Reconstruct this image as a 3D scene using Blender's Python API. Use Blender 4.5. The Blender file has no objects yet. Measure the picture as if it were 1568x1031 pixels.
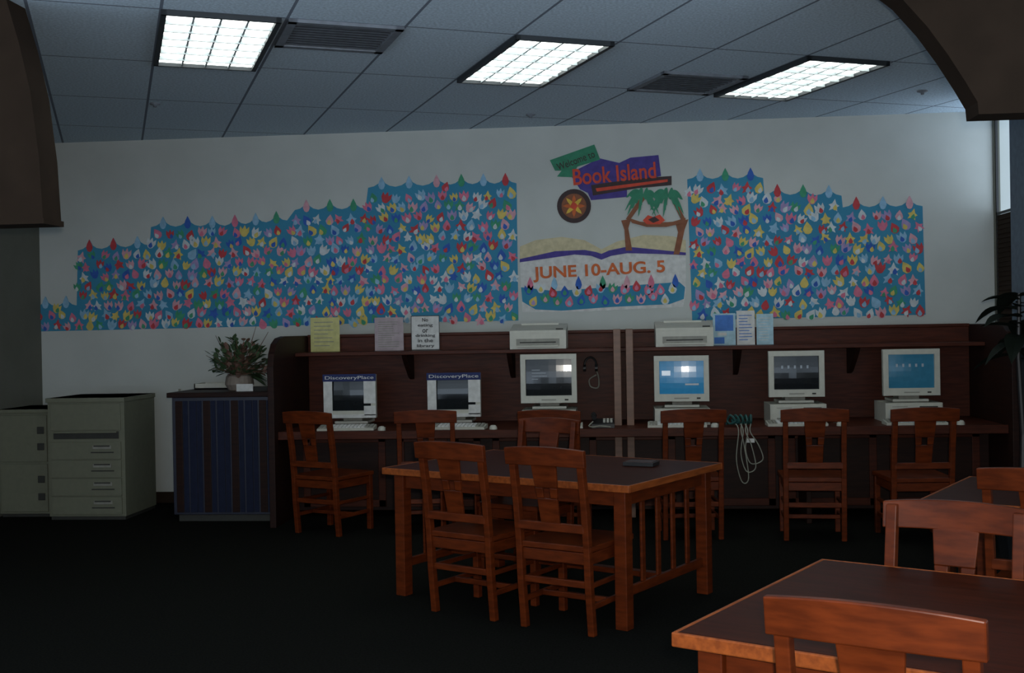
import bpy, bmesh, math, random
from mathutils import Matrix, Vector
from mathutils.geometry import tessellate_polygon
random.seed(7)
S=bpy.context.scene
try:
    S.view_settings.view_transform='Standard'
except Exception: pass
col=bpy.context.collection

# ---------------------------------------------------------------- materials
def mat(name,c,rough=.6,emit=None,es=0,metal=0,noise=0,nscale=20,stretch=(1,1,1),c2=None,bump=0,spec=.5,coat=0):
    m=bpy.data.materials.new(name); m.use_nodes=True
    n=m.node_tree.nodes; l=m.node_tree.links; b=n['Principled BSDF']
    b.inputs['Base Color'].default_value=(*c,1); b.inputs['Roughness'].default_value=rough
    b.inputs['Metallic'].default_value=metal
    b.inputs['Specular IOR Level'].default_value=spec
    b.inputs['Coat Weight'].default_value=coat
    if emit: b.inputs['Emission Color'].default_value=(*emit,1); b.inputs['Emission Strength'].default_value=es
    if c2 is None: c2=tuple(x*.8 for x in c)
    tc=n.new('ShaderNodeTexCoord'); mp=n.new('ShaderNodeMapping'); mp.inputs['Scale'].default_value=stretch
    nz=n.new('ShaderNodeTexNoise'); nz.inputs['Scale'].default_value=nscale; nz.inputs['Detail'].default_value=4
    l.new(tc.outputs['Object'],mp.inputs['Vector']); l.new(mp.outputs['Vector'],nz.inputs['Vector'])
    cr=n.new('ShaderNodeValToRGB'); cr.color_ramp.elements[0].position=.35; cr.color_ramp.elements[1].position=.65
    cr.color_ramp.elements[0].color=(*c2,1); cr.color_ramp.elements[1].color=(*c,1)
    l.new(nz.outputs['Fac'],cr.inputs['Fac']); l.new(cr.outputs['Color'],b.inputs['Base Color'])
    if bump:
        bp=n.new('ShaderNodeBump'); bp.inputs['Strength'].default_value=bump; bp.inputs['Distance'].default_value=.01
        l.new(nz.outputs['Fac'],bp.inputs['Height']); l.new(bp.outputs['Normal'],b.inputs['Normal'])
    return m
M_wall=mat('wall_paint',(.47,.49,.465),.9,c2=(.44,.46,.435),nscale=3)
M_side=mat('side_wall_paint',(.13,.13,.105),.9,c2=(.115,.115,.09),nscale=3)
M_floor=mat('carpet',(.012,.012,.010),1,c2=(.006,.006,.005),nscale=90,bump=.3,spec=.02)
M_arch=mat('arch_brown',(.028,.018,.012),.9,nscale=5,spec=.08)
M_desk=mat('desk_wood',(.072,.018,.009),.45,c2=(.042,.011,.006),nscale=6,stretch=(1,1,9),spec=.14)
M_deskd=mat('desk_wood_dark',(.022,.008,.005),.5,c2=(.013,.005,.004),nscale=6,stretch=(1,1,9),spec=.15)
M_deskl=mat('desk_edge_wood',(.17,.082,.05),.5,c2=(.12,.06,.036),nscale=6,stretch=(1,1,5))
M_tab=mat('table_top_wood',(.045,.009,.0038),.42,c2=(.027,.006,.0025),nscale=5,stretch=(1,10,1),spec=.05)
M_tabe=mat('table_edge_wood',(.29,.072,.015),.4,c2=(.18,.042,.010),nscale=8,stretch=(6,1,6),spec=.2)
M_chair=mat('chair_wood',(.120,.022,.0048),.36,c2=(.068,.0125,.0032),nscale=9,stretch=(1,1,5),spec=.16)
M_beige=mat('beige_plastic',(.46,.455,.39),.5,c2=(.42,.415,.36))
M_beiged=mat('dark_beige_plastic',(.25,.245,.21),.6)  # darker beige for trim, keys, cords and printed lines
M_white=mat('white_paper',(.60,.60,.58),.8)
M_black=mat('black_plastic',(.012,.012,.013),.5)
M_scr=mat('screen_glass',(.012,.014,.016),.12,c2=(.010,.012,.014))
M_scrblue=mat('screen_blue',(.02,.12,.24),.15,emit=(.02,.20,.40),es=.3)
M_scrcy=mat('screen_teal',(.02,.09,.15),.15,emit=(.03,.18,.30),es=.15)
M_scrw=mat('screen_white',(.5,.55,.6),.3,emit=(.6,.7,.8),es=.4)
M_scrd=mat('screen_icons',(.12,.14,.16),.3,emit=(.4,.5,.6),es=.15)
M_file=mat('file_cabinet_paint',(.150,.152,.105),.55,c2=(.135,.138,.096))
M_fdark=mat('file_gap',(.03,.03,.025),.7)
M_blue=mat('blue_panel',(.010,.014,.036),.6,spec=.15)
M_dblue=mat('dark_blue_top',(.02,.022,.04),.4)
M_frame=mat('troffer_frame',(.02,.025,.03),.6)
M_louv=mat('louver_white',(.45,.50,.51),.4)
M_emit=mat('troffer_lens',(.9,.95,.95),.5,emit=(.93,1,.95),es=4.4)
M_vent=mat('vent_grey',(.17,.19,.22),.6)
M_ventd=mat('vent_dark',(.05,.055,.065),.6)
M_green=mat('leaf_dark',(.008,.012,.008),.7,spec=.1)
M_leafg=mat('leaf_green',(.045,.085,.035),.6)
M_leaf=mat('tree_leaf',(.13,.30,.10),.6)
M_twig=mat('dried_twig',(.12,.065,.04),.9)
M_pinkf=mat('dried_flower',(.20,.11,.085),.9)
M_pot=mat('clay_pot',(.22,.18,.15),.8)
M_cable=mat('cable_white',(.26,.26,.21),.6)
M_cableg=mat('cable_green',(.015,.08,.075),.5)
M_yell=mat('yellow_paper',(.54,.51,.20),.6)
M_pinkp=mat('pink_paper',(.40,.33,.35),.8)
M_lblue=mat('pale_blue_paper',(.36,.54,.62),.7)
M_mblue=mat('blue_print',(.05,.17,.50),.7)
M_col=mat('column_paint',(.10,.13,.165),.8)
M_navy=mat('navy_print',(.01,.02,.10),.8)
M_sea=mat('mural_blue_paper',(.038,.23,.36),.85,c2=(.03,.19,.315),nscale=2)
FC=[('pink',(.62,.17,.26)),('rose',(.62,.33,.38)),('white',(.55,.60,.62)),('paleblue',(.25,.45,.62)),('blue',(.03,.11,.43)),
    ('yellow',(.62,.49,.13)),('red',(.48,.05,.06)),('green',(.05,.29,.16)),('lilac',(.35,.27,.48))]
M_fl=[mat('paper_'+a,b,.85) for a,b in FC]
M_cream=mat('cream_paper',(.56,.49,.31),.85); M_purple=mat('purple_paper',(.07,.05,.25),.85)
M_gren=mat('green_paper',(.04,.23,.13),.85); M_redp=mat('red_paper',(.62,.07,.035),.8)
M_oran=mat('orange_paper',(.58,.13,.035),.8); M_brownp=mat('brown_paper',(.24,.09,.045),.85); M_darkp=mat('dark_paper',(.05,.03,.03),.8)
M_yelp=mat('yellow_poster',(.70,.46,.06),.8)

# ceiling: tile grid running 24.5 degrees to the back wall
A=math.radians(24.5); U=Vector((math.cos(A),math.sin(A),0)); V=Vector((-math.sin(A),math.cos(A),0))
def ceil_mat():
    m=bpy.data.materials.new('ceiling_tiles'); m.use_nodes=True
    n=m.node_tree.nodes; l=m.node_tree.links; b=n['Principled BSDF']; b.inputs['Roughness'].default_value=.95
    b.inputs['Specular IOR Level'].default_value=.1
    g=n.new('ShaderNodeNewGeometry')
    def dot(v,off,per,w):
        d=n.new('ShaderNodeVectorMath'); d.operation='DOT_PRODUCT'; d.inputs[1].default_value=v; l.new(g.outputs['Position'],d.inputs[0])
        def mth(op,a,bv):
            x=n.new('ShaderNodeMath'); x.operation=op; l.new(a,x.inputs[0]); x.inputs[1].default_value=bv; return x.outputs[0]
        a=mth('SUBTRACT',d.outputs['Value'],off); a=mth('DIVIDE',a,per)
        f=n.new('ShaderNodeMath'); f.operation='FRACT'; l.new(a,f.inputs[0])
        a=mth('SUBTRACT',f.outputs[0],.5); f=n.new('ShaderNodeMath'); f.operation='ABSOLUTE'; l.new(a,f.inputs[0])
        return mth('GREATER_THAN',f.outputs[0],.5-w/per/2)
    x=dot(U,.28,.693,.018); y=dot(V,6.6,1.28,.016)
    mx=n.new('ShaderNodeMath'); mx.operation='MAXIMUM'; l.new(x,mx.inputs[0]); l.new(y,mx.inputs[1])
    nz=n.new('ShaderNodeTexNoise'); nz.inputs['Scale'].default_value=60; l.new(g.outputs['Position'],nz.inputs['Vector'])
    cr=n.new('ShaderNodeValToRGB'); cr.color_ramp.elements[0].color=(.46,.56,.64,1); cr.color_ramp.elements[1].color=(.62,.74,.84,1)
    cr.color_ramp.elements[0].position=.35; cr.color_ramp.elements[1].position=.65
    l.new(nz.outputs['Fac'],cr.inputs['Fac'])
    mix=n.new('ShaderNodeMixRGB'); mix.inputs[2].default_value=(.17,.20,.25,1); l.new(mx.outputs[0],mix.inputs[0]); l.new(cr.outputs['Color'],mix.inputs[1])
    l.new(mix.outputs[0],b.inputs['Base Color']); return m
M_ceil=ceil_mat()

# ---------------------------------------------------------------- mesh builder
def smooth_pts(pts,k=6):
    P=[Vector(p) for p in pts]; out=[]; n=len(P)
    for i in range(n-1):
        a,b,c,d=P[max(i-1,0)],P[i],P[i+1],P[min(i+2,n-1)]
        for j in range(k):
            t=j/k; out.append(.5*((2*b)+(c-a)*t+(2*a-5*b+4*c-d)*t*t+(3*b-a-3*c+d)*t**3))
    out.append(P[-1]); return out
class MB:
    def __init__(s): s.v=[]; s.f=[]; s.mi=[]; s.ms=[]
    def m(s,mt):
        if mt not in s.ms: s.ms.append(mt)
        return s.ms.index(mt)
    def add(s,vs,fs,mt):
        o=len(s.v); s.v+= [Vector(x) for x in vs]; k=s.m(mt)
        for f in fs: s.f.append([i+o for i in f]); s.mi.append(k)
    def hexa(s,p,mt): s.add(p,[(0,3,2,1),(4,5,6,7),(0,1,5,4),(1,2,6,5),(2,3,7,6),(3,0,4,7)],mt)
    def box(s,x0,x1,y0,y1,z0,z1,mt): s.hexa([(x0,y0,z0),(x1,y0,z0),(x1,y1,z0),(x0,y1,z0),(x0,y0,z1),(x1,y0,z1),(x1,y1,z1),(x0,y1,z1)],mt)
    def frus(s,a,y0,b,y1,mt):
        s.hexa([(a[0],y0,a[2]),(a[1],y0,a[2]),(b[1],y1,b[2]),(b[0],y1,b[2]),(a[0],y0,a[3]),(a[1],y0,a[3]),(b[1],y1,b[3]),(b[0],y1,b[3])],mt)
    def beam(s,p0,p1,w,d,mt,xd=(1,0,0)):
        p0=Vector(p0);p1=Vector(p1);t=(p1-p0).normalized();x=Vector(xd);x=(x-t*x.dot(t)).normalized();y=t.cross(x)
        q=[]
        for p in (p0,p1):
            for a,b in ((-1,-1),(1,-1),(1,1),(-1,1)): q.append(p+x*a*w/2+y*b*d/2)
        s.hexa(q,mt)
    def prism(s,poly,ax,d0,d1,mt):
        def P(a,b,d): return {'y':(a,d,b),'x':(d,a,b),'z':(a,b,d)}[ax]
        n=len(poly); vs=[P(a,b,d0) for a,b in poly]+[P(a,b,d1) for a,b in poly]
        tr=tessellate_polygon([[Vector((a,b,0)) for a,b in poly]])
        fs=[tuple(t) for t in tr]+[tuple(i+n for i in reversed(t)) for t in tr]
        fs+=[(i,(i+1)%n,(i+1)%n+n,i+n) for i in range(n)]
        s.add(vs,fs,mt)
    def sweep(s,sections,mt):
        n=len(sections); vs=[p for q in sections for p in q]; fs=[(3,2,1,0),tuple((n-1)*4+k for k in range(4))]
        for i in range(n-1):
            for k in range(4): fs.append((i*4+k,i*4+(k+1)%4,(i+1)*4+(k+1)%4,(i+1)*4+k))
        s.add(vs,fs,mt)
    def tube(s,pts,r,mt,seg=8,r2=None,sm=False):
        if sm: pts=smooth_pts(pts)
        pts=[Vector(p) for p in pts]; vs=[];fs=[];n=len(pts)
        for i,p in enumerate(pts):
            t=(pts[min(i+1,n-1)]-pts[max(i-1,0)]).normalized()
            x=t.orthogonal().normalized() if i==0 else (x-t*x.dot(t)).normalized()
            y=t.cross(x); rr=r if r2 is None else r+(r2-r)*i/(n-1)
            for k in range(seg):
                a=2*math.pi*k/seg; vs.append(p+x*math.cos(a)*rr+y*math.sin(a)*rr)
        for i in range(n-1):
            for k in range(seg):
                fs.append((i*seg+k,i*seg+(k+1)%seg,(i+1)*seg+(k+1)%seg,(i+1)*seg+k))
        fs.append(tuple(range(seg))[::-1]); fs.append(tuple((n-1)*seg+k for k in range(seg)))
        s.add(vs,fs,mt)
    def lathe(s,prof,c,mt,seg=20):
        vs=[];fs=[];n=len(prof)
        for r,z in prof:
            for k in range(seg):
                a=2*math.pi*k/seg; vs.append((c[0]+r*math.cos(a),c[1]+r*math.sin(a),c[2]+z))
        for i in range(n-1):
            for k in range(seg): fs.append((i*seg+k,i*seg+(k+1)%seg,(i+1)*seg+(k+1)%seg,(i+1)*seg+k))
        s.add(vs,fs,mt)
    def leaf(s,p,d,up,L,w,droop,mt,n=6):
        p=Vector(p);d=Vector(d).normalized();up=Vector(up);sd=d.cross(up)
        if sd.length<.01: sd=d.cross(Vector((1,0,0)))
        sd.normalize(); vs=[];fs=[]
        for i in range(n+1):
            t=i/n; c=p+d*L*t+Vector((0,0,-droop*t*t)); ww=w*math.sin(math.pi*(.12+.88*t))*.5
            vs+=[c-sd*ww,c+Vector((0,0,-ww*.3)),c+sd*ww]
        for i in range(n):
            fs+=[(3*i,3*i+1,3*i+4,3*i+3),(3*i+1,3*i+2,3*i+5,3*i+4)]
        s.add(vs,fs,mt)
    def build(s,name,loc=(0,0,0),rot=0,bevel=0,smooth=False,recalc=True):
        me=bpy.data.meshes.new(name); me.from_pydata([tuple(v) for v in s.v],[],s.f)
        for m in s.ms: me.materials.append(m)
        me.polygons.foreach_set('material_index',s.mi)
        if recalc:
            bm=bmesh.new(); bm.from_mesh(me); bmesh.ops.recalc_face_normals(bm,faces=bm.faces); bm.to_mesh(me); bm.free()
        if smooth: me.polygons.foreach_set('use_smooth',[True]*len(me.polygons))
        o=bpy.data.objects.new(name,me); col.objects.link(o); o.location=loc; o.rotation_euler=(0,0,math.radians(rot))
        if bevel:
            b=o.modifiers.new('bevel','BEVEL'); b.width=bevel; b.segments=2; b.limit_method='ANGLE'; b.angle_limit=math.radians(40)
        return o

# ---------------------------------------------------------------- room shell
XL,XR,YF,YB,H=-5.35,3.24,-3.0,10.2,3.35
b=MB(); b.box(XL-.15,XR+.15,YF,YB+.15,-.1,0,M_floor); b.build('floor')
b=MB(); b.box(XL-.15,XR+.15,YF,YB+.15,H,H+.1,M_ceil); b.build('ceiling')
b=MB(); b.box(XL-.15,XR+.15,YB,YB+.15,0,H,M_wall); b.build('wall_back')
# side walls: unseen openings beside/behind the camera, added to light the ceiling
def added_window_band(name,xa,xb,y0,y1,z0,z1):
    b=MB(); x0,x1=min(xa,xb),max(xa,xb); n=5
    for i in range(n+1):
        y=y0+(y1-y0-.05)*i/n; b.box(x0,x1,y,y+.05,z0,z1,M_black)
    b.box(x0,x1,y0,y1,z0,z0+.05,M_black); b.box(x0,x1,y0,y1,z1-.05,z1,M_black); b.build(name)
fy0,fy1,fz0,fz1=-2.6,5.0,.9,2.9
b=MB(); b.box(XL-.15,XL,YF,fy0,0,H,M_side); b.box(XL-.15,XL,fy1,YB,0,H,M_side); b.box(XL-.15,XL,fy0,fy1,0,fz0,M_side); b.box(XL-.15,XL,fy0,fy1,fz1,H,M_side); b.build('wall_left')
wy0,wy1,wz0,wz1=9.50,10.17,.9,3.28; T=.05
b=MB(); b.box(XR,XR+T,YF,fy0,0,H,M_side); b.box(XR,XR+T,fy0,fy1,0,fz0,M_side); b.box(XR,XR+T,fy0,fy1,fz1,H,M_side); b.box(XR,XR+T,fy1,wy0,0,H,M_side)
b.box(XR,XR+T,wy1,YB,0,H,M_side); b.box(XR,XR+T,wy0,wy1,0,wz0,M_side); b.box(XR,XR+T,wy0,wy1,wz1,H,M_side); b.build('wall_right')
added_window_band('added_window_left',XL-.10,XL-.05,fy0,fy1,fz0,fz1); added_window_band('added_window_right',XR,XR+T,fy0,fy1,fz0,fz1)
b=MB()
for y in (wy0,wy1-.02): b.box(XR+.01,XR+.03,y,y+.02,wz0,wz1,M_black)
for z in (wz0,2.45,wz1-.02): b.box(XR+.01,XR+.03,wy0,wy1,z,z+.02,M_black)
for i in range(38):
    z=.92+i*.04
    if z<2.45: b.hexa([(XR+.012,wy0+.02,z),(XR+.016,wy0+.02,z),(XR+.016,wy1-.02,z),(XR+.012,wy1-.02,z),(XR+.022,wy0+.02,z+.046),(XR+.026,wy0+.02,z+.046),(XR+.026,wy1-.02,z+.046),(XR+.022,wy1-.02,z+.046)],M_arch)
b.build('window_1')
b=MB()
for i in range(1500):
    y=random.uniform(12.5,16.5)
    p=(y*.33+random.uniform(-.5,.5),y,random.uniform(1.6,4.8))
    b.leaf(p,(random.uniform(-1,1),random.uniform(-1,1),random.uniform(-1,1)),(0,0,1),.17,.11,.03,M_leaf,3)
b.tube([(5.1,15,-.1),(5.1,15,4)],.08,M_arch); b.build('garden_tree',recalc=False)
b=MB(); b.box(3.10,XR,9.0,9.36,0,H,M_col); b.box(3.08,XR,8.98,9.38,0,.12,M_arch); b.build('square_column',bevel=.01)
b=MB(); b.box(XL,XR,YB-.015,YB,0,.1,M_arch); b.build('baseboard_back')
pl=[(XL,2.18),(-3.02,2.18),(-3.035,2.5),(-3.075,2.85),(-3.13,3.1),(-3.20,H),(XL,H)]
b=MB(); b.prism(pl,'y',5.8,6.0,M_arch); b.box(XL,-3.01,5.79,6.01,2.15,2.18,M_arch); b.build('arch_soffit')
pr=[(XR,2.56),(1.78,2.56),(1.775,2.62),(1.72,2.72),(1.636,2.86),(1.54,3.0),(1.423,3.14),(1.28,3.26),(1.13,H),(XR,H)]
b=MB(); b.prism(pr,'y',5.8,6.0,M_arch); b.build('arch_soffit')

def UV(u,v,z=0): return U*u+V*v+Vector((0,0,z))
def troffer(u0):
    v0,w,L=6.6,.66,1.28; c=UV(u0+w/2,v0+L/2); hw,hl=w/2,L/2
    b=MB()
    b.box(-hw,-hw+.03,-hl,hl,-.03,0,M_frame); b.box(hw-.03,hw,-hl,hl,-.03,0,M_frame)
    b.box(-hw,hw,-hl,-hl+.02,-.03,0,M_frame); b.box(-hw,hw,hl-.02,hl,-.03,0,M_frame)
    b.box(-hw+.03,hw-.03,-hl+.02,hl-.02,-.006,-.002,M_emit)
    for i in range(1,4):
        x=-hw+.03+i*(w-.06)/4; b.box(x-.006,x+.006,-hl+.02,hl-.02,-.022,-.006,M_louv)
    for i in range(1,7):
        y=-hl+.02+i*(L-.04)/7; b.box(-hw+.03,hw-.03,y-.006,y+.006,-.030,-.006,M_louv)
    b.build('ceiling_light',(c.x,c.y,H),24.5)
for u in (.28,2.36,4.44): troffer(u)
def vent(u0,v0):
    w,L=.68,.62; c=UV(u0+w/2,v0+L/2); hw,hl=w/2,L/2; b=MB()
    for (x0,x1,y0,y1) in ((-hw,-hw+.05,-hl,hl),(hw-.05,hw,-hl,hl),(-hw,hw,-hl,-hl+.05),(-hw,hw,hl-.05,hl)): b.box(x0,x1,y0,y1,-.02,0,M_vent)
    b.box(-hw+.05,hw-.05,-hl+.05,hl-.05,-.004,0,M_ventd)
    for i in range(9):
        y=-hl+.08+i*.056; b.hexa([(-hw+.05,y,-.018),(hw-.05,y,-.018),(hw-.05,y+.008,-.018),(-hw+.05,y+.008,-.018),(-hw+.05,y+.02,-.004),(hw-.05,y+.02,-.004),(hw-.05,y+.028,-.004),(-hw+.05,y+.028,-.004)],M_vent)
    b.build('ceiling_vent',(c.x,c.y,H),24.5)
vent(.98,6.6); vent(3.70,7.26)
b=MB(); b.lathe([(0,-.03),(.012,-.03),(.015,-.015),(.04,-.008),(.04,0)],(0,0,0),M_vent)
for i,(x,y) in enumerate(((-3.55,8.6),(-.7,9.6),(2.4,9.2))): 
    o=b.build('sprinkler_head',(x,y,H),smooth=True)

# ---------------------------------------------------------------- mural on back wall (image pixels -> wall metres)
def W(px,py):
    a=(px-784)/1750; c=(515.5-py)/1750; xp=a+.018*c; up=c-.018*a-.007; t=YB/(.0924*xp+.9957)
    return (t*(.9957*xp-.0924),1.55+t*up)
def inside(p,poly):
    r=False; n=len(poly)
    for i in range(n):
        x1,y1=poly[i]; x2,y2=poly[(i+1)%n]
        if (y1>p[1])!=(y2>p[1]) and p[0]<(x2-x1)*(p[1]-y1)/(y2-y1)+x1: r=not r
    return r
def spiky(top):
    out=[]
    for (x0,y0),(x1,y1) in zip(top[:-1],top[1:]):
        L=abs(x1-x0)
        if L<20: out.append((x0,y0)); continue
        n=max(1,round(L/37))
        for i in range(n):
            for fx,dy in ((0,0),(.22,-2),(.38,-6),(.5,-15),(.62,-6),(.78,-2)):
                t=(i+fx)/n; out.append((x0+(x1-x0)*t,y0+(y1-y0)*t+dy))
    out.append(top[-1]); return out
TUL2=[(-.42,.46),(-.18,.2),(0,.58),(.18,.2),(.42,.46),(.46,0),(.22,-.42),(0,-.5),(-.22,-.42),(-.46,0)]
DIA=[(0,.62),(.3,.2),(.42,-.12),(.25,-.42),(0,-.5),(-.25,-.42),(-.42,-.12),(-.3,.2)]
FISH=[(0,.65),(.2,.2),(.5,.05),(.28,-.12),(.4,-.5),(0,-.28),(-.4,-.5),(-.28,-.12),(-.5,.05),(-.2,.2)]
def mural(name,top,bottom):
    outline=spiky(top)+bottom
    P=[W(*p) for p in outline]; b=MB(); b.prism(P,'y',YB-.004,YB-.001,M_sea)
    plain=[W(*p) for p in top+bottom]
    xs=[p[0] for p in plain]; zs=[p[1] for p in plain]
    z=min(zs)+.045; row=0
    while z<max(zs)+.02:
        x=min(xs)+(row%2)*.052
        while x<max(xs):
            cx=x+random.uniform(-.018,.018); cz=z+random.uniform(-.018,.018)
            if inside((cx,cz),plain) and inside((cx,cz+.02),plain):
                sz=random.uniform(.078,.102); an=random.uniform(-.6,.6); k=random.choices(range(9),[19,14,13,11,7,14,12,6,6])[0]
                def tr(q,s,dx=0,dz=0): return [(cx+dx+s*(u*math.cos(an)-v*math.sin(an)),cz+dz+s*(u*math.sin(an)+v*math.cos(an))) for u,v in q]
                y=YB-.005-random.random()*.006
                b.prism(tr(random.choice([TUL2,TUL2,DIA,FISH]),sz),'y',y-.0008,y,M_fl[k])
                k2=random.choice([0,2,3,4,5,6,7])
                b.prism(tr(DIA,sz*.5,random.uniform(-.014,.014),-.018),'y',y-.0022,y-.0012,M_fl[k2])
            x+=.104
        z+=.092; row+=1
    for (x0,y0),(x1,y1) in zip(top[:-1],top[1:]):
        L=abs(x1-x0)
        if L<20: continue
        n=max(1,round(L/37))
        for i in range(n):
            t=(i+.5)/n; cx,cz=W(x0+(x1-x0)*t,y0+(y1-y0)*t-5); k=random.choice([0,7,3,4,6,1,7,3])
            b.prism([(cx+u*.075,cz+v*.105) for u,v in DIA],'y',YB-.014,YB-.012,M_fl[k])
    return b.build(name)
mural('paper_flower_mural',[(55,470),(118,468),(120,384),(230,376),(232,348),(345,346),(440,338),(452,322),(560,320),(564,288),(690,283),(791,281)],[(794,491),(600,494),(400,500),(55,508)])
mural('paper_flower_mural',[(1052,275),(1168,273),(1170,298),(1288,300),(1290,318),(1412,316)],[(1417,482),(1240,486),(1060,491)])

poster=bpy.data.objects.new('summer_reading_poster',None); col.objects.link(poster); poster.location=(0,YB-.01,1.9)
def adopt(o,p): o.parent=p; o.matrix_parent_inverse=Matrix.Translation(-Vector(p.location))
def pp(name,parts):
    b=MB()
    for pts,m,d in parts: b.prism([W(*p) for p in pts],'y',YB-.003-d*.003,YB-.001-d*.003,m)
    o=b.build(name); adopt(o,poster); return o
pp('banner_sheet',[([(796,398),(850,388),(900,386),(921,392),(945,386),(1000,388),(1050,392),(1050,448),(1046,470),(900,477),(800,478)],M_white,0),
  ([(798,440),(850,446),(930,440),(1040,432),(1049,440),(1047,458),(1025,466),(940,470),(860,476),(820,474),(800,462)],M_sea,1)])
pp('open_book',[([(796,378),(820,368),(860,363),(895,368),(921,382),(945,370),(985,360),(1030,362),(1050,368),(1050,390),(1000,386),(945,382),(921,392),(895,385),(850,388),(796,400)],M_cream,1),
  ([(796,397),(850,385),(895,383),(912,386),(921,389),(932,384),(960,378),(1010,383),(1050,387),(1050,391),(1005,389),(960,388),(936,392),(921,398),(905,392),(880,390),(796,402)],M_purple,2)])
pp('welcome_banner',[([(842,246),(910,222),(919,245),(884,256),(876,272),(853,271),(860,262),(850,262)],M_gren,3)])
pp('title_sign',[([(872,266),(918,243),(948,250),(965,242),(1008,238),(1012,270),(985,276),(960,284),(960,302),(905,307),(900,296),(888,290)],M_purple,2),
   ([(905,284),(975,274),(1028,270),(1028,284),(975,289),(908,300)],M_darkp,3),([(912,289),(1022,275),(1022,279),(914,294)],M_redp,4)])
def circ(cx,cy,r,n=32): return [(cx+r*math.cos(2*math.pi*i/n),cy+r*math.sin(2*math.pi*i/n)) for i in range(n)]
wheel=[(circ(879,316,26),M_darkp,3),(circ(879,316,19),M_brownp,4)]
for i in range(8):
    a=i*math.pi/4; wheel.append(([(879+5*math.cos(a-.7),316+5*math.sin(a-.7)),(879+12*math.cos(a-.2),316+12*math.sin(a-.2)),(879+17*math.cos(a),316+17*math.sin(a)),(879+12*math.cos(a+.2),316+12*math.sin(a+.2)),(879+5*math.cos(a+.7),316+5*math.sin(a+.7))],M_yelp if i%2 else M_oran,5+i*.1))
wheel.append((circ(879,316,5),M_redp,7)); pp('sun_wheel',wheel)
def frond(cx,cy,a,L,dr,w=9):
    up=[];dn=[]
    for i in range(9):
        t=i/8; x=cx+math.cos(a)*L*t; y=cy-math.sin(a)*L*t+dr*t*t; ww=w*math.sin(math.pi*(.1+.88*t))*.5
        up.append((x+math.sin(a)*ww*.3,y-ww)); dn.append((x-math.sin(a)*ww*.3,y+ww*(1.2 if i%2 else .6)))
    return up+dn[::-1]
palm=[([(951,338),(966,336),(962,350),(968,384),(958,384),(956,352)],M_brownp,3),([(1034,342),(1054,336),(1048,352),(1040,390),(1031,390),(1038,356)],M_brownp,3)]
for cx,cy in ((984,300),(1022,300)):
    for j,(a,L,dr) in enumerate(((2.9,28,30),(2.5,32,22),(3.3,24,26),(1.9,16,6),(1.1,18,8),(.6,28,22),(.15,25,32),(-.3,22,28),(4.2,14,20))): palm.append((frond(cx,cy,a,L,dr,12),M_gren,4+j*.15))
palm+=[([(984,298),(990,302),(964,338),(958,336)],M_brownp,3.5),([(1024,298),(1030,298),(1050,338),(1044,340)],M_brownp,3.5),
  ([(962,334),(980,340),(1005,342),(1030,340),(1050,334),(1046,342),(1020,348),(990,348),(968,342)],M_brownp,6),([(984,338),(992,330),(1000,333),(1010,329),(1018,338),(1010,344),(990,344)],M_redp,6.5),([(992,337),(1002,332),(1010,338),(1000,342)],M_darkp,7)]
pp('palm_trees_hammock',palm)
b=MB()
for row in range(2):
    for i in range(13):
        cx,cz=W(810+i*18.3+row*7,446+row*15+random.uniform(-4,4)-i*.5); k=random.choice([0,1,2,3,5,6,4,7]); an=random.uniform(-.5,.5)
        if row and i==12: continue
        b.prism([(cx+.09*(u*math.cos(an)-v*math.sin(an)),cz+.09*(u*math.sin(an)+v*math.cos(an))) for u,v in random.choice([TUL2,DIA])],'y',YB-.013,YB-.010,M_fl[k])
        b.prism([(cx+.045*u,cz-.01+.045*v) for u,v in DIA],'y',YB-.0145,YB-.0135,M_fl[(k+3)%9])
for i in range(7):
    cx,cz=W(812+i*37,436-i*.8); b.prism([(cx+u*.07,cz+v*.11) for u,v in DIA],'y',YB-.013,YB-.010,M_fl[[0,3,4,7,1,0,4][i]])
o=b.build('banner_flowers'); adopt(o,poster)
def text(name,s,px0,px1,py,h,m,y,tilt=0,parent=None,bold=.0,loc=None,width=None):
    cu=bpy.data.curves.new(name,'FONT'); cu.body=s; cu.size=1; cu.extrude=.002; cu.offset=bold; cu.align_x='CENTER'; cu.align_y='CENTER'
    o=bpy.data.objects.new(name,cu); col.objects.link(o); bpy.context.view_layer.update()
    dx,dy=o.dimensions.x,o.dimensions.y
    if loc is None:
        x0,z0=W(px0,py); x1,z1=W(px1,py); width=x1-x0; loc=((x0+x1)/2,y,(z0+z1)/2); h=h/172.0
    o.scale=(width/dx,h/dy,1); o.location=loc; o.rotation_euler=(math.pi/2,-tilt,0)
    o.data.materials.append(m)
    bpy.context.view_layer.update()
    dg=bpy.context.evaluated_depsgraph_get(); me=bpy.data.meshes.new_from_object(o.evaluated_get(dg)); mw=o.matrix_world.copy()
    me.transform(mw); bpy.data.objects.remove(o); n=bpy.data.objects.new(name,me); col.objects.link(n)
    if parent is not None: adopt(n,parent)
    return n
text('date_lettering','JUNE 10-AUG. 5',818,1020,414,24,M_oran,YB-.009,.03,poster,.025)
text('title_lettering','Book Island',877,1004,268,25,M_redp,YB-.016,.06,poster,.015)
text('welcome_lettering','Welcome to',852,912,247,11,M_darkp,YB-.018,.33,poster)

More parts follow.
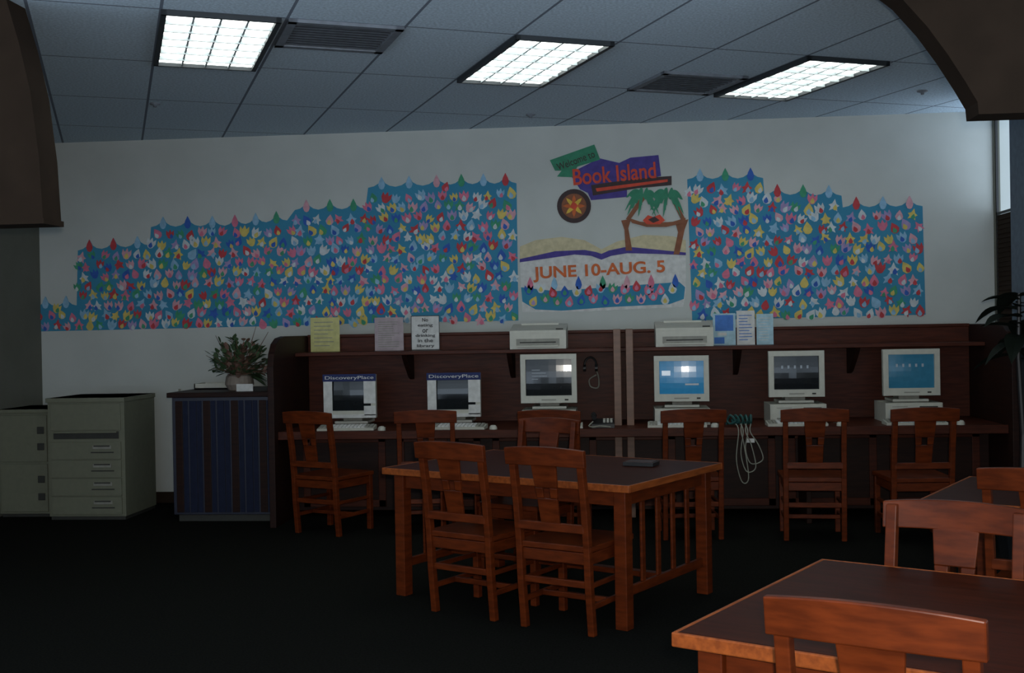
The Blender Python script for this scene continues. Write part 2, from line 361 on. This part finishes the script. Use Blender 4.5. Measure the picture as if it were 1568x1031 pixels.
# ---------------------------------------------------------------- computer desk with hutch
desk=MB(); dx0,dx1=-2.75,2.95
def side(x):
    pts=[(9.92,0),(8.84,0),(8.84,1.28),(8.87,1.38),(8.94,1.46),(9.05,1.505),(9.2,1.52),(9.92,1.52)]
    desk.prism(pts,'x',x-.025,x+.025,M_deskd)
side(dx0); side(dx1)
desk.box(dx0+.025,dx1-.025,8.95,9.9,.71,.75,M_desk)
desk.box(dx0+.025,dx1-.025,8.93,8.95,.69,.755,M_desk)
desk.box(dx0+.025,dx1-.025,9.88,9.92,0,1.50,M_desk)
desk.box(dx0+.025,dx1-.025,9.46,9.88,1.345,1.375,M_desk)
desk.box(dx0+.025,dx1-.025,9.86,9.95,1.50,1.525,M_desk)
desk.box(dx0+.025,dx1-.025,9.40,9.43,.05,.71,M_deskd)
for x in (-1.80,-.91,.99,1.94): desk.prism([(9.88,1.345),(9.5,1.345),(9.62,1.25),(9.80,1.14),(9.88,1.12)],'x',x-.02,x+.02,M_deskd)
for x in (-.01,.09): desk.box(x-.03,x+.03,9.30,9.88,0,1.53,M_deskl)
for x in (-1.35,1.45): desk.box(x-.02,x+.02,9.0,9.40,0,.71,M_deskd)
for i in range(7):
    x=dx0+.1+i*.8
    if x+.7<dx1: 
        for (a,c,e,f) in ((x,x+.06,.08,.68),(x+.64,x+.70,.08,.68),(x,x+.7,.62,.68),(x,x+.7,.08,.14)): desk.box(a,c,9.385,9.40,e,f,M_desk)
desk.build('computer_desk',bevel=.004)

def screen(b,x0,x1,z0,z1,y,m,bul=.012,n=6):
    vs=[];fs=[]
    for j in range(n+1):
        for i in range(n+1):
            u=i/n*2-1;v=j/n*2-1; vs.append((x0+(x1-x0)*i/n,y-bul*(1-(u*u+v*v)/2),z0+(z1-z0)*j/n))
    for j in range(n):
        for i in range(n): k=j*(n+1)+i; fs.append((k,k+1,k+n+2,k+n+1))
    b.add(vs,fs,m)
def crt(x,z,w,h,smat,extra=None,rot=0):
    b=MB(); e=.042; eb=.06
    b.box(-w/2,w/2,0,.05,h-e,h,M_beige); b.box(-w/2,w/2,0,.05,0,eb,M_beige)
    b.box(-w/2,-w/2+e,0,.05,eb,h-e,M_beige); b.box(w/2-e,w/2,0,.05,eb,h-e,M_beige)
    screen(b,-w/2+e,w/2-e,eb,h-e,.022,smat)
    b.frus((-w/2+.01,w/2-.01,.01,h-.01),.05,(-w/2+.09,w/2-.09,.06,h-.06),.36,M_beige)
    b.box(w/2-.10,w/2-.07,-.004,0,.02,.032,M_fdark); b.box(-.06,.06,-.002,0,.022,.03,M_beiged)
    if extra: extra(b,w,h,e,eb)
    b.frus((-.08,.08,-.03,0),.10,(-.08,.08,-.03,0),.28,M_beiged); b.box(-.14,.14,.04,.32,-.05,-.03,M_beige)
    return b.build('crt_monitor',(x,9.33,z),rot,bevel=.006)
def icons(b,w,h,e,eb):
    for i in range(5): b.box(-w/2+.10+i*.05,-w/2+.116+i*.05,.006,.009,h-e-.10,h-e-.075,M_scrd)
def window(b,w,h,e,eb):
    b.box(-w/2+e+.02,-w/2+e+.09,.006,.009,eb+.15,eb+.19,M_scrw); b.box(w/2-e-.15,w/2-e-.04,.006,.009,eb+.07,eb+.085,M_scrd)
def textrow(b,w,h,e,eb):
    for i in range(4): b.box(-w/2+e+.05,-w/2+e+.10+random.random()*.10,.006,.009,h-e-.09-i*.025,h-e-.085-i*.025,M_scrd)
def paperframe(b,w,h,e,eb):
    for q in ((-w/2,-w/2+.075,-.006,-.002,.02,h-.05),(w/2-.10,w/2,-.006,-.002,.12,h-.05),(w/2-.10,w/2,-.006,-.002,.02,.10),(-w/2,w/2,-.006,-.002,.0,.03)): b.box(*q,M_white)
    b.box(-w/2-.005,w/2+.005,-.008,-.003,h-.055,h+.005,M_navy)
MX=[-2.23,-1.355,-.572,.505,1.42,2.317]
for x in MX[:2]:
    m=crt(x,.83,.44,.36,M_scr,paperframe)
    t=text('header_lettering','DiscoveryPlace',0,0,0,.035,M_white,0,loc=(x,9.33-.010,.83+.335),width=.41); adopt(t,m)
crt(MX[2],.935,.46,.40,M_scr,textrow); crt(MX[3],.935,.44,.37,M_scrblue,window,-4); crt(MX[4],.96,.44,.37,M_scr,icons); crt(MX[5],.96,.44,.37,M_scrcy,icons)
def computer(x,z=.75,h=.13):
    b=MB(); b.box(-.22,.22,0,.40,0,h,M_beige); b.box(-.21,.21,-.008,0,.01,h-.01,M_beige)
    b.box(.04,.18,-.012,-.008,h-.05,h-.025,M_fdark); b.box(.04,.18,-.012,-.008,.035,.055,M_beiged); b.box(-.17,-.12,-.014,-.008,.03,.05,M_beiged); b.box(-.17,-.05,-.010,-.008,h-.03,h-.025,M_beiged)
    b.build('desktop_computer',(x,9.27,z),0,bevel=.005)
for i in (2,3,4,5): computer(MX[i],h=.13 if i<4 else .155)
def keyboard(x,y=9.03,rot=0):
    b=MB(); b.frus((-.23,.23,0,.018),0,(-.23,.23,0,.035),.17,M_beige)
    for r in range(5):
        for k in range(14): 
            xx=-.215+k*.031; yy=.018+r*.028; zz=.018+.017*yy/.17
            b.box(xx,xx+.025,yy,yy+.022,zz,zz+.010,M_white if 1<k<12 else M_beiged)
    b.build('computer_keyboard',(x,y,.751),rot)
for x,r in ((-2.2,3),(-1.3,-3),(-.52,2),(.45,-2),(1.38,1),(2.28,0)): keyboard(x,rot=r)
for x in (-1.90,-1.0,.74,1.70,2.60):
    b=MB(); b.lathe([(0,.035),(.018,.033),(.03,.02),(.032,0)],(0,0,0),M_beige,12); b.tube([(0,.03,.01),(0.01,.12,.012),(-.02,.18,.01)],.003,M_beiged,5)
    o=b.build('computer_mouse',(x,9.02,.752),smooth=True)
def printer(x):
    b=MB(); b.box(-.235,.235,0,.36,0,.13,M_beige); b.frus((-.235,.235,.13,.155),0,(-.235,.235,.13,.21),.36,M_beige)
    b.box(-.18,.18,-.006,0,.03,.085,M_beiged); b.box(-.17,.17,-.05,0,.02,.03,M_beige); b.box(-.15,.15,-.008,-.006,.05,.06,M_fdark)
    b.box(-.16,.16,.30,.36,.20,.215,M_beige)
    b.box(.15,.21,.02,.06,.155,.17,M_fdark)
    b.build('inkjet_printer',(x,9.49,1.376),0,bevel=.01)
printer(-.665); printer(.545)
def paper(name,x,w,h,m,y=9.84,rot=0,lines=None,z=1.376,tilt=.0):
    b=MB(); b.box(-w/2,w/2,-.002,0,0,h,m)
    if lines:
        for (x0,x1,z0,z1,mm) in lines: b.box(x0*w-w/2,x1*w-w/2,-.0035,-.002,z0*h,z1*h,mm)
    return b.build(name,(x,y,z),rot)
def txtl(n,mm): return [(.12,.12+random.uniform(.45,.75),.85-i*.8/n,.86-i*.8/n+.012,mm) for i in range(n)]
paper('yellow_notice',-2.56,.26,.30,M_yell,lines=txtl(7,M_beiged))
paper('printed_notice',-1.99,.255,.29,M_pinkp,lines=txtl(12,M_beiged))
sg=paper('library_rules_sign',-1.67,.25,.30,M_white,lines=[(0,1,.98,1,M_black),(0,1,0,.02,M_black),(0,.02,0,1,M_black),(.98,1,0,1,M_black)])
for i,s in enumerate(('No','eating','or','drinking','in the','library')):
    t=text('sign_line','%s'%s,0,0,0,.032,M_black,0,loc=(-1.67,9.834,1.376+.262-i*.045),width=.032*len(s)*.64+.01,bold=.015); adopt(t,sg)
paper('event_flyer',.90,.19,.27,M_lblue,lines=[(.1,.9,.45,.95,M_mblue),(.2,.6,.3,.4,M_white),(.05,.5,.05,.25,M_mblue)])
paper('event_flyer',1.08,.15,.29,M_white,lines=txtl(9,M_mblue))
paper('event_flyer',1.24,.14,.26,M_lblue,lines=txtl(9,M_white))
b=MB(); R=.05
b.tube([(R*math.cos(t),0,1.23+R*1.2*math.sin(t)) for t in [math.pi*(-.1+1.2*i/14) for i in range(15)]],.009,M_black)
for s in (-1,1): b.tube([(s*R-.012,0,1.20),(s*R+.012,0,1.20)],.03,M_black,12)
b.tube([(0.055,0,1.17),(.07,.02,1.10),(.06,.02,1.03),(.0,.02,1.04),(-.01,.02,1.10),(.05,.02,1.14)],.006,M_cable,6,sm=True)
b.tube([(0,.0,1.292),(0,.065,1.295)],.006,M_fdark)
b.build('hanging_headphones',(-.24,9.81,0),smooth=False)
b=MB(); b.frus((-.09,.09,0,.03),0,(-.09,.09,0,.06),.2,M_black); b.tube([(-.07,.03,.08),(-.075,.1,.1),(-.07,.18,.085)],.02,M_black,8)
b.tube([(-.08,.02,.05),(-.11,-.02,.02),(-.08,-.07,.015),(-.02,-.05,.02),(.06,-.08,.015)],.006,M_cable,6,sm=True)
for i in range(3):
    for j in range(3): b.box(.0+i*.028,.018+i*.028,.05+j*.03,.07+j*.03,.04+j*.009,.048+j*.009,M_beige)
b.build('desk_telephone',(-.13,9.05,.751))
b=MB()
for k in range(3):
    x=.90+k*.035; dn=[.42,.34,.28][k]; w2=.05+.02*k
    b.tube([(x,9.05,.765),(x,8.96,.775),(x+.01,8.905,.72),(x-.01,8.90,.76-dn*.6),(x+.03,8.90,.76-dn),(x+w2+.03,8.90,.79-dn),(x+w2,8.90,.62),(x+.03,8.905,.72),(x+.04,8.97,.775),(x+.05,9.04,.765)],.0045,M_cable,6,sm=True)
for k in range(5):
    b.tube([(.84+k*.04,9.12,.765),(.86+k*.04,9.05,.84),(.9+k*.03,9.03,.80),(.86+k*.04,9.06,.775),(.84+k*.04,9.1,.80),(.85+k*.04,9.14,.765)],.009,M_cableg,6,sm=True)
b.box(.97,1.03,8.905,8.92,.64,.67,M_white)
b.build('cable_bundle')

# ---------------------------------------------------------------- chairs / tables
def make_chair_mesh():
    b=MB(); m=M_chair
    for s in (-1,1):
        b.sweep([[(s*.20-.018,y-.019,z),(s*.20+.018,y-.019,z),(s*.20+.018,y+.019,z),(s*.20-.018,y+.019,z)] for y,z in ((.035,0),(.01,.25),(0,.45),(-.02,.65),(-.065,.935))],m)
        b.beam((s*.20,.42,0),(s*.20,.42,.43),.038,.038,m)
        b.box(s*.20-.011,s*.20+.011,.02,.42,.36,.42,m); b.box(s*.20-.009,s*.20+.009,.03,.42,.13,.16,m); b.box(s*.20-.009,s*.20+.009,.03,.42,.24,.265,m)
    b.box(-.20,.20,.405,.43,.36,.42,m); b.box(-.20,.20,.0,.025,.36,.42,m); b.box(-.20,.20,.20,.225,.13,.16,m)
    b.box(-.195,.195,.008,.03,.24,.275,m)
    b.prism([(-.22,-.01),(.22,-.01),(.23,.44),(.15,.455),(-.15,.455),(-.23,.44)],'z',.425,.455,m)
    n=16; sec=[]
    for i in range(n+1):
        x=-.234+.468*i/n; q=1-(x/.234)**2
        f=.942+.014*q; g=-.072-.020*q; h=.855+.004*q
        sec.append([(x,g-.008,h),(x,g+.018,h),(x,g+.008,f),(x,g-.018,f)])
    b.sweep(sec,m)
    b.box(-.195,.195,-.030,-.008,.52,.565,m)
    yy=lambda z:-.017-(z-.54)*.20
    def sl(x0,x1,z0,z1,d0=None,d1=None):
        d0=x0 if d0 is None else d0; d1=x1 if d1 is None else d1
        b.hexa([(x0,yy(z0)-.008,z0),(x1,yy(z0)-.008,z0),(x1,yy(z0)+.008,z0),(x0,yy(z0)+.008,z0),(d0,yy(z1)-.008,z1),(d1,yy(z1)-.008,z1),(d1,yy(z1)+.008,z1),(d0,yy(z1)+.008,z1)],m)
    sl(-.055,.055,.56,.69,-.06,.06); sl(-.06,-.02,.69,.745,-.065,-.02); sl(.02,.06,.69,.745,.02,.065); sl(-.065,.065,.745,.87,-.075,.075)
    return b
CB=make_chair_mesh()
def chair(x,y,r): return CB.build('library_chair',(x,y,0),r,bevel=.004)
def table(x,y,r=-30,L=1.65,D=1.10):
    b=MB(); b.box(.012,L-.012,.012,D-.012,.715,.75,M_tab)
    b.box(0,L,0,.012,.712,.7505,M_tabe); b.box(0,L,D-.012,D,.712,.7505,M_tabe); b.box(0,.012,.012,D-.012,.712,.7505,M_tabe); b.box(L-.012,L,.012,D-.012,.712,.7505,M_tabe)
    i=.05;w=.07
    for a in (i,L-i-w):
        for c in (i,D-i-w): b.box(a,a+w,c,c+w,0,.715,M_chair)
        b.box(a+.02,a+.045,i+w,D-i-w,.63,.715,M_chair); b.box(a+.02,a+.045,i+w,D-i-w,.16,.21,M_chair)
        for k in range(4):
            c=i+w+ (D-2*i-2*w)*(k+1)/5; b.box(a+.025,a+.04,c-.02,c+.02,.21,.63,M_chair)
    for c in (i+.02,D-i-.045): b.box(i+w,L-i-w,c,c+.025,.63,.715,M_chair)
    b.box(i+w*.5,L-i-w*.5,D/2-.03,D/2+.03,.17,.20,M_chair)
    return b.build('reading_table',(x,y,0),r,bevel=.004)
c30,s30=math.cos(math.radians(-30)),math.sin(math.radians(-30))
table(.04-1.65*c30,5.75-1.65*s30)
table(.124,3.0); table(1.33,5.27,L=1.40,D=.9)
chair(-.87,6.09,-30); chair(-.345,5.79,-28)
chair(-.50,7.47,152)
chair(.56,2.56,-27); chair(1.055,3.80,150); chair(1.70,4.80,-30)
chair(-2.32,8.52,-25)
for x,y,r in ((-1.45,8.5,6),(-.50,8.38,-8),(.52,8.3,5),(1.37,8.25,-4),(2.10,8.2,3)): chair(x,y,r)
b=MB(); b.box(-.09,.09,-.06,.06,0,.02,M_black); b.box(-.08,.08,-.05,.05,.02,.024,M_darkp); b.build('book',(.12,6.6,.7525),-20)
b=MB(); b.box(-.12,.12,-.09,.09,0,.012,M_beiged); b.box(-.11,.10,-.08,.09,.012,.018,M_lblue); b.build('magazine',(2.0,5.35,.7525),-15)

# ---------------------------------------------------------------- left side furniture
def filecab():
    b=MB(); w,d,h=.67,.65,1.03
    b.box(0,w,.02,d,.03,h,M_file); b.box(-.01,w+.01,.0,d,h-.035,h,M_file); b.box(.01,w-.01,.03,d,0,.03,M_fdark)
    b.box(.03,w-.03,.008,.02,.76,.98,M_file); b.box(.05,w-.05,.012,.02,.685,.745,M_fdark); b.box(.06,w-.06,-.01,.012,.735,.75,M_file)
    for i in range(4):
        z=.05+i*.155; b.box(.03,w-.03,.004,.02,z,z+.145,M_file); b.box(.40,.56,-.006,.004,z+.085,z+.115,M_beiged); b.box(.41,.55,-.012,-.006,z+.105,z+.115,M_fdark)
        b.box(.38,.58,.001,.004,z+.05,z+.06,M_fdark)
    b.build('file_cabinet',(-4.81,9.23,0),0,bevel=.004)
filecab()
b=MB(); w=.46
b.box(0,w,.02,.6,.03,.93,M_file); b.box(-.005,w+.005,0,.6,.90,.93,M_file); b.box(.01,w-.01,.04,.6,0,.03,M_fdark)
for z0,z1 in ((.05,.46),(.48,.88)):
    b.box(.02,w-.02,.004,.02,z0,z1,M_file); b.box(.36,.42,-.008,.004,z0+.1,z0+.16,M_fdark); b.box(.36,.42,-.008,.004,z1-.16,z1-.10,M_fdark)
b.build('file_cabinet',(-5.33,9.37,0),0,bevel=.004)
b=MB(); w=.86
b.box(0,w,.02,.95,.06,1.03,M_dblue); b.box(-.03,w+.01,-.02,.95,1.03,1.07,M_deskd); b.box(.03,w-.03,.05,.95,0,.06,M_fdark)
for i in range(7): b.box(.03+i*.118,.09+i*.118,.008,.02,.08,1.0,M_blue if i%2 else M_deskd)
for i in range(7): b.box(.095+i*.118,.135+i*.118,.012,.02,.08,1.0,M_blue)
b.build('low_cabinet',(-3.68,9.12,0),0,bevel=.004)
b=MB(); b.box(-.2,.2,-.13,.13,0,.012,M_white); 
for q in ((-.2,.2,-.13,-.12,0,.05),(-.2,.2,.12,.13,0,.05),(-.2,-.19,-.13,.13,0,.05),(.19,.2,-.13,.13,0,.05)): b.box(*q,M_beige)
b.build('paper_tray',(-3.46,9.72,1.071))
b=MB(); b.lathe([(0,0),(.09,0),(.12,.05),(.11,.12),(.085,.13),(.08,.11),(0,.11)],(0,0,0),M_pot)
for i in range(110):
    a=random.uniform(0,6.28); e=random.uniform(.15,1.5); L=random.uniform(.14,.36); 
    d=Vector((math.cos(a)*math.cos(e)*.95,math.sin(a)*math.cos(e)*.5,math.sin(e))); p=Vector((0,0,.1)); q=p+d*L
    b.tube([p,p+d*L*.5+Vector((0,0,.02)),q],.004,M_twig,5,.002)
    mm=random.choice([M_twig,M_pinkf,M_leafg,M_leafg,M_leafg])
    for k in range(5):
        dd=d+Vector((random.uniform(-1,1),random.uniform(-1,1),random.uniform(-.6,1)))*.8
        b.leaf(q-d*random.uniform(0,.12),dd,(0,0,1),random.uniform(.05,.09),.042,.02,mm,4)
for a,L in ((.5,.45),(2.4,.42),(1.1,.52)):
    b.tube([(0,0,.1),(math.cos(a)*L*.4,0,.1+L*.5),(math.cos(a)*L*.65,0,.1+L*.75+.05)],.005,M_twig,5,.002)
for k in range(12): b.leaf((.05,0,.12),(.8,random.uniform(-.5,.2),random.uniform(0,.4)),(0,0,1),.20,.06,.10,M_leafg)
b.build('dried_flower_arrangement',(-3.19,9.40,1.071),recalc=False)
b=MB(); b.box(-.07,.07,-.002,.002,0,.06,M_white); b.build('name_card',(-3.08,9.2,1.071))
b=MB(); b.tube([(-4.02,10.17,1.05),(-4.02,10.17,.6),(-4.0,10.14,.45),(-3.94,10.12,.46),(-3.95,10.15,.6)],.012,M_cable,6,sm=True); b.build('wall_cable')
b=MB(); b.lathe([(0,0),(.14,0),(.19,.34),(.20,.36),(.17,.36),(.165,.32),(0,.32)],(0,0,0),M_black)
b.tube([(0,0,.3),(.02,.02,.8),(-.01,0,1.3),(.0,0,1.72)],.022,M_black,8,.012)
for i in range(20):
    a=i*2.4; z=1.3+.45*(i/20); e=random.uniform(.0,.6)
    b.leaf((0,0,z),(math.cos(a),math.sin(a),e),(0,0,1),random.uniform(.24,.38),.14,random.uniform(.12,.28),M_green,8)
b.build('potted_plant',(2.60,7.7,0),recalc=False)

# ---------------------------------------------------------------- lights & world
# daylight outside: pale sky above, bright lower half added to light the ceiling
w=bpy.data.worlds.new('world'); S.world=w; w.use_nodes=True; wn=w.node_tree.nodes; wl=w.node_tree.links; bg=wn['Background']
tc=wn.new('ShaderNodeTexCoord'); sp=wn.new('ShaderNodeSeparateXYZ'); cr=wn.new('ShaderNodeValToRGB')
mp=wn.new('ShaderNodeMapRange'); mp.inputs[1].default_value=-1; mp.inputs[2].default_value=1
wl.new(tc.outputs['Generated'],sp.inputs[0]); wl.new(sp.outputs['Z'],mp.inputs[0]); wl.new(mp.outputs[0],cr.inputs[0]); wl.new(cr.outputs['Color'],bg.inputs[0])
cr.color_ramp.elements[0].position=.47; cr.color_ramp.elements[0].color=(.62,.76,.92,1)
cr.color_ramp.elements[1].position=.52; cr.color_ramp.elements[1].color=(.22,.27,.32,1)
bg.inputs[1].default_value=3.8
fl=bpy.data.lights.new('camera_flash','POINT'); fl.energy=370; fl.shadow_soft_size=.03; fl.color=(1,.94,.84)
fo=bpy.data.objects.new('camera_flash',fl); col.objects.link(fo); fo.location=(.05,-.05,1.63)

cam=bpy.data.cameras.new('camera'); co=bpy.data.objects.new('camera',cam); col.objects.link(co)
cam.lens=36*1750/1568; cam.sensor_width=36; cam.clip_end=100
co.matrix_world=Matrix.Translation((0,0,1.55))@Matrix.Rotation(math.radians(5.3),4,'Z')@Matrix.Rotation(math.radians(89.6),4,'X')@Matrix.Rotation(math.radians(-1.03),4,'Z')
S.camera=co
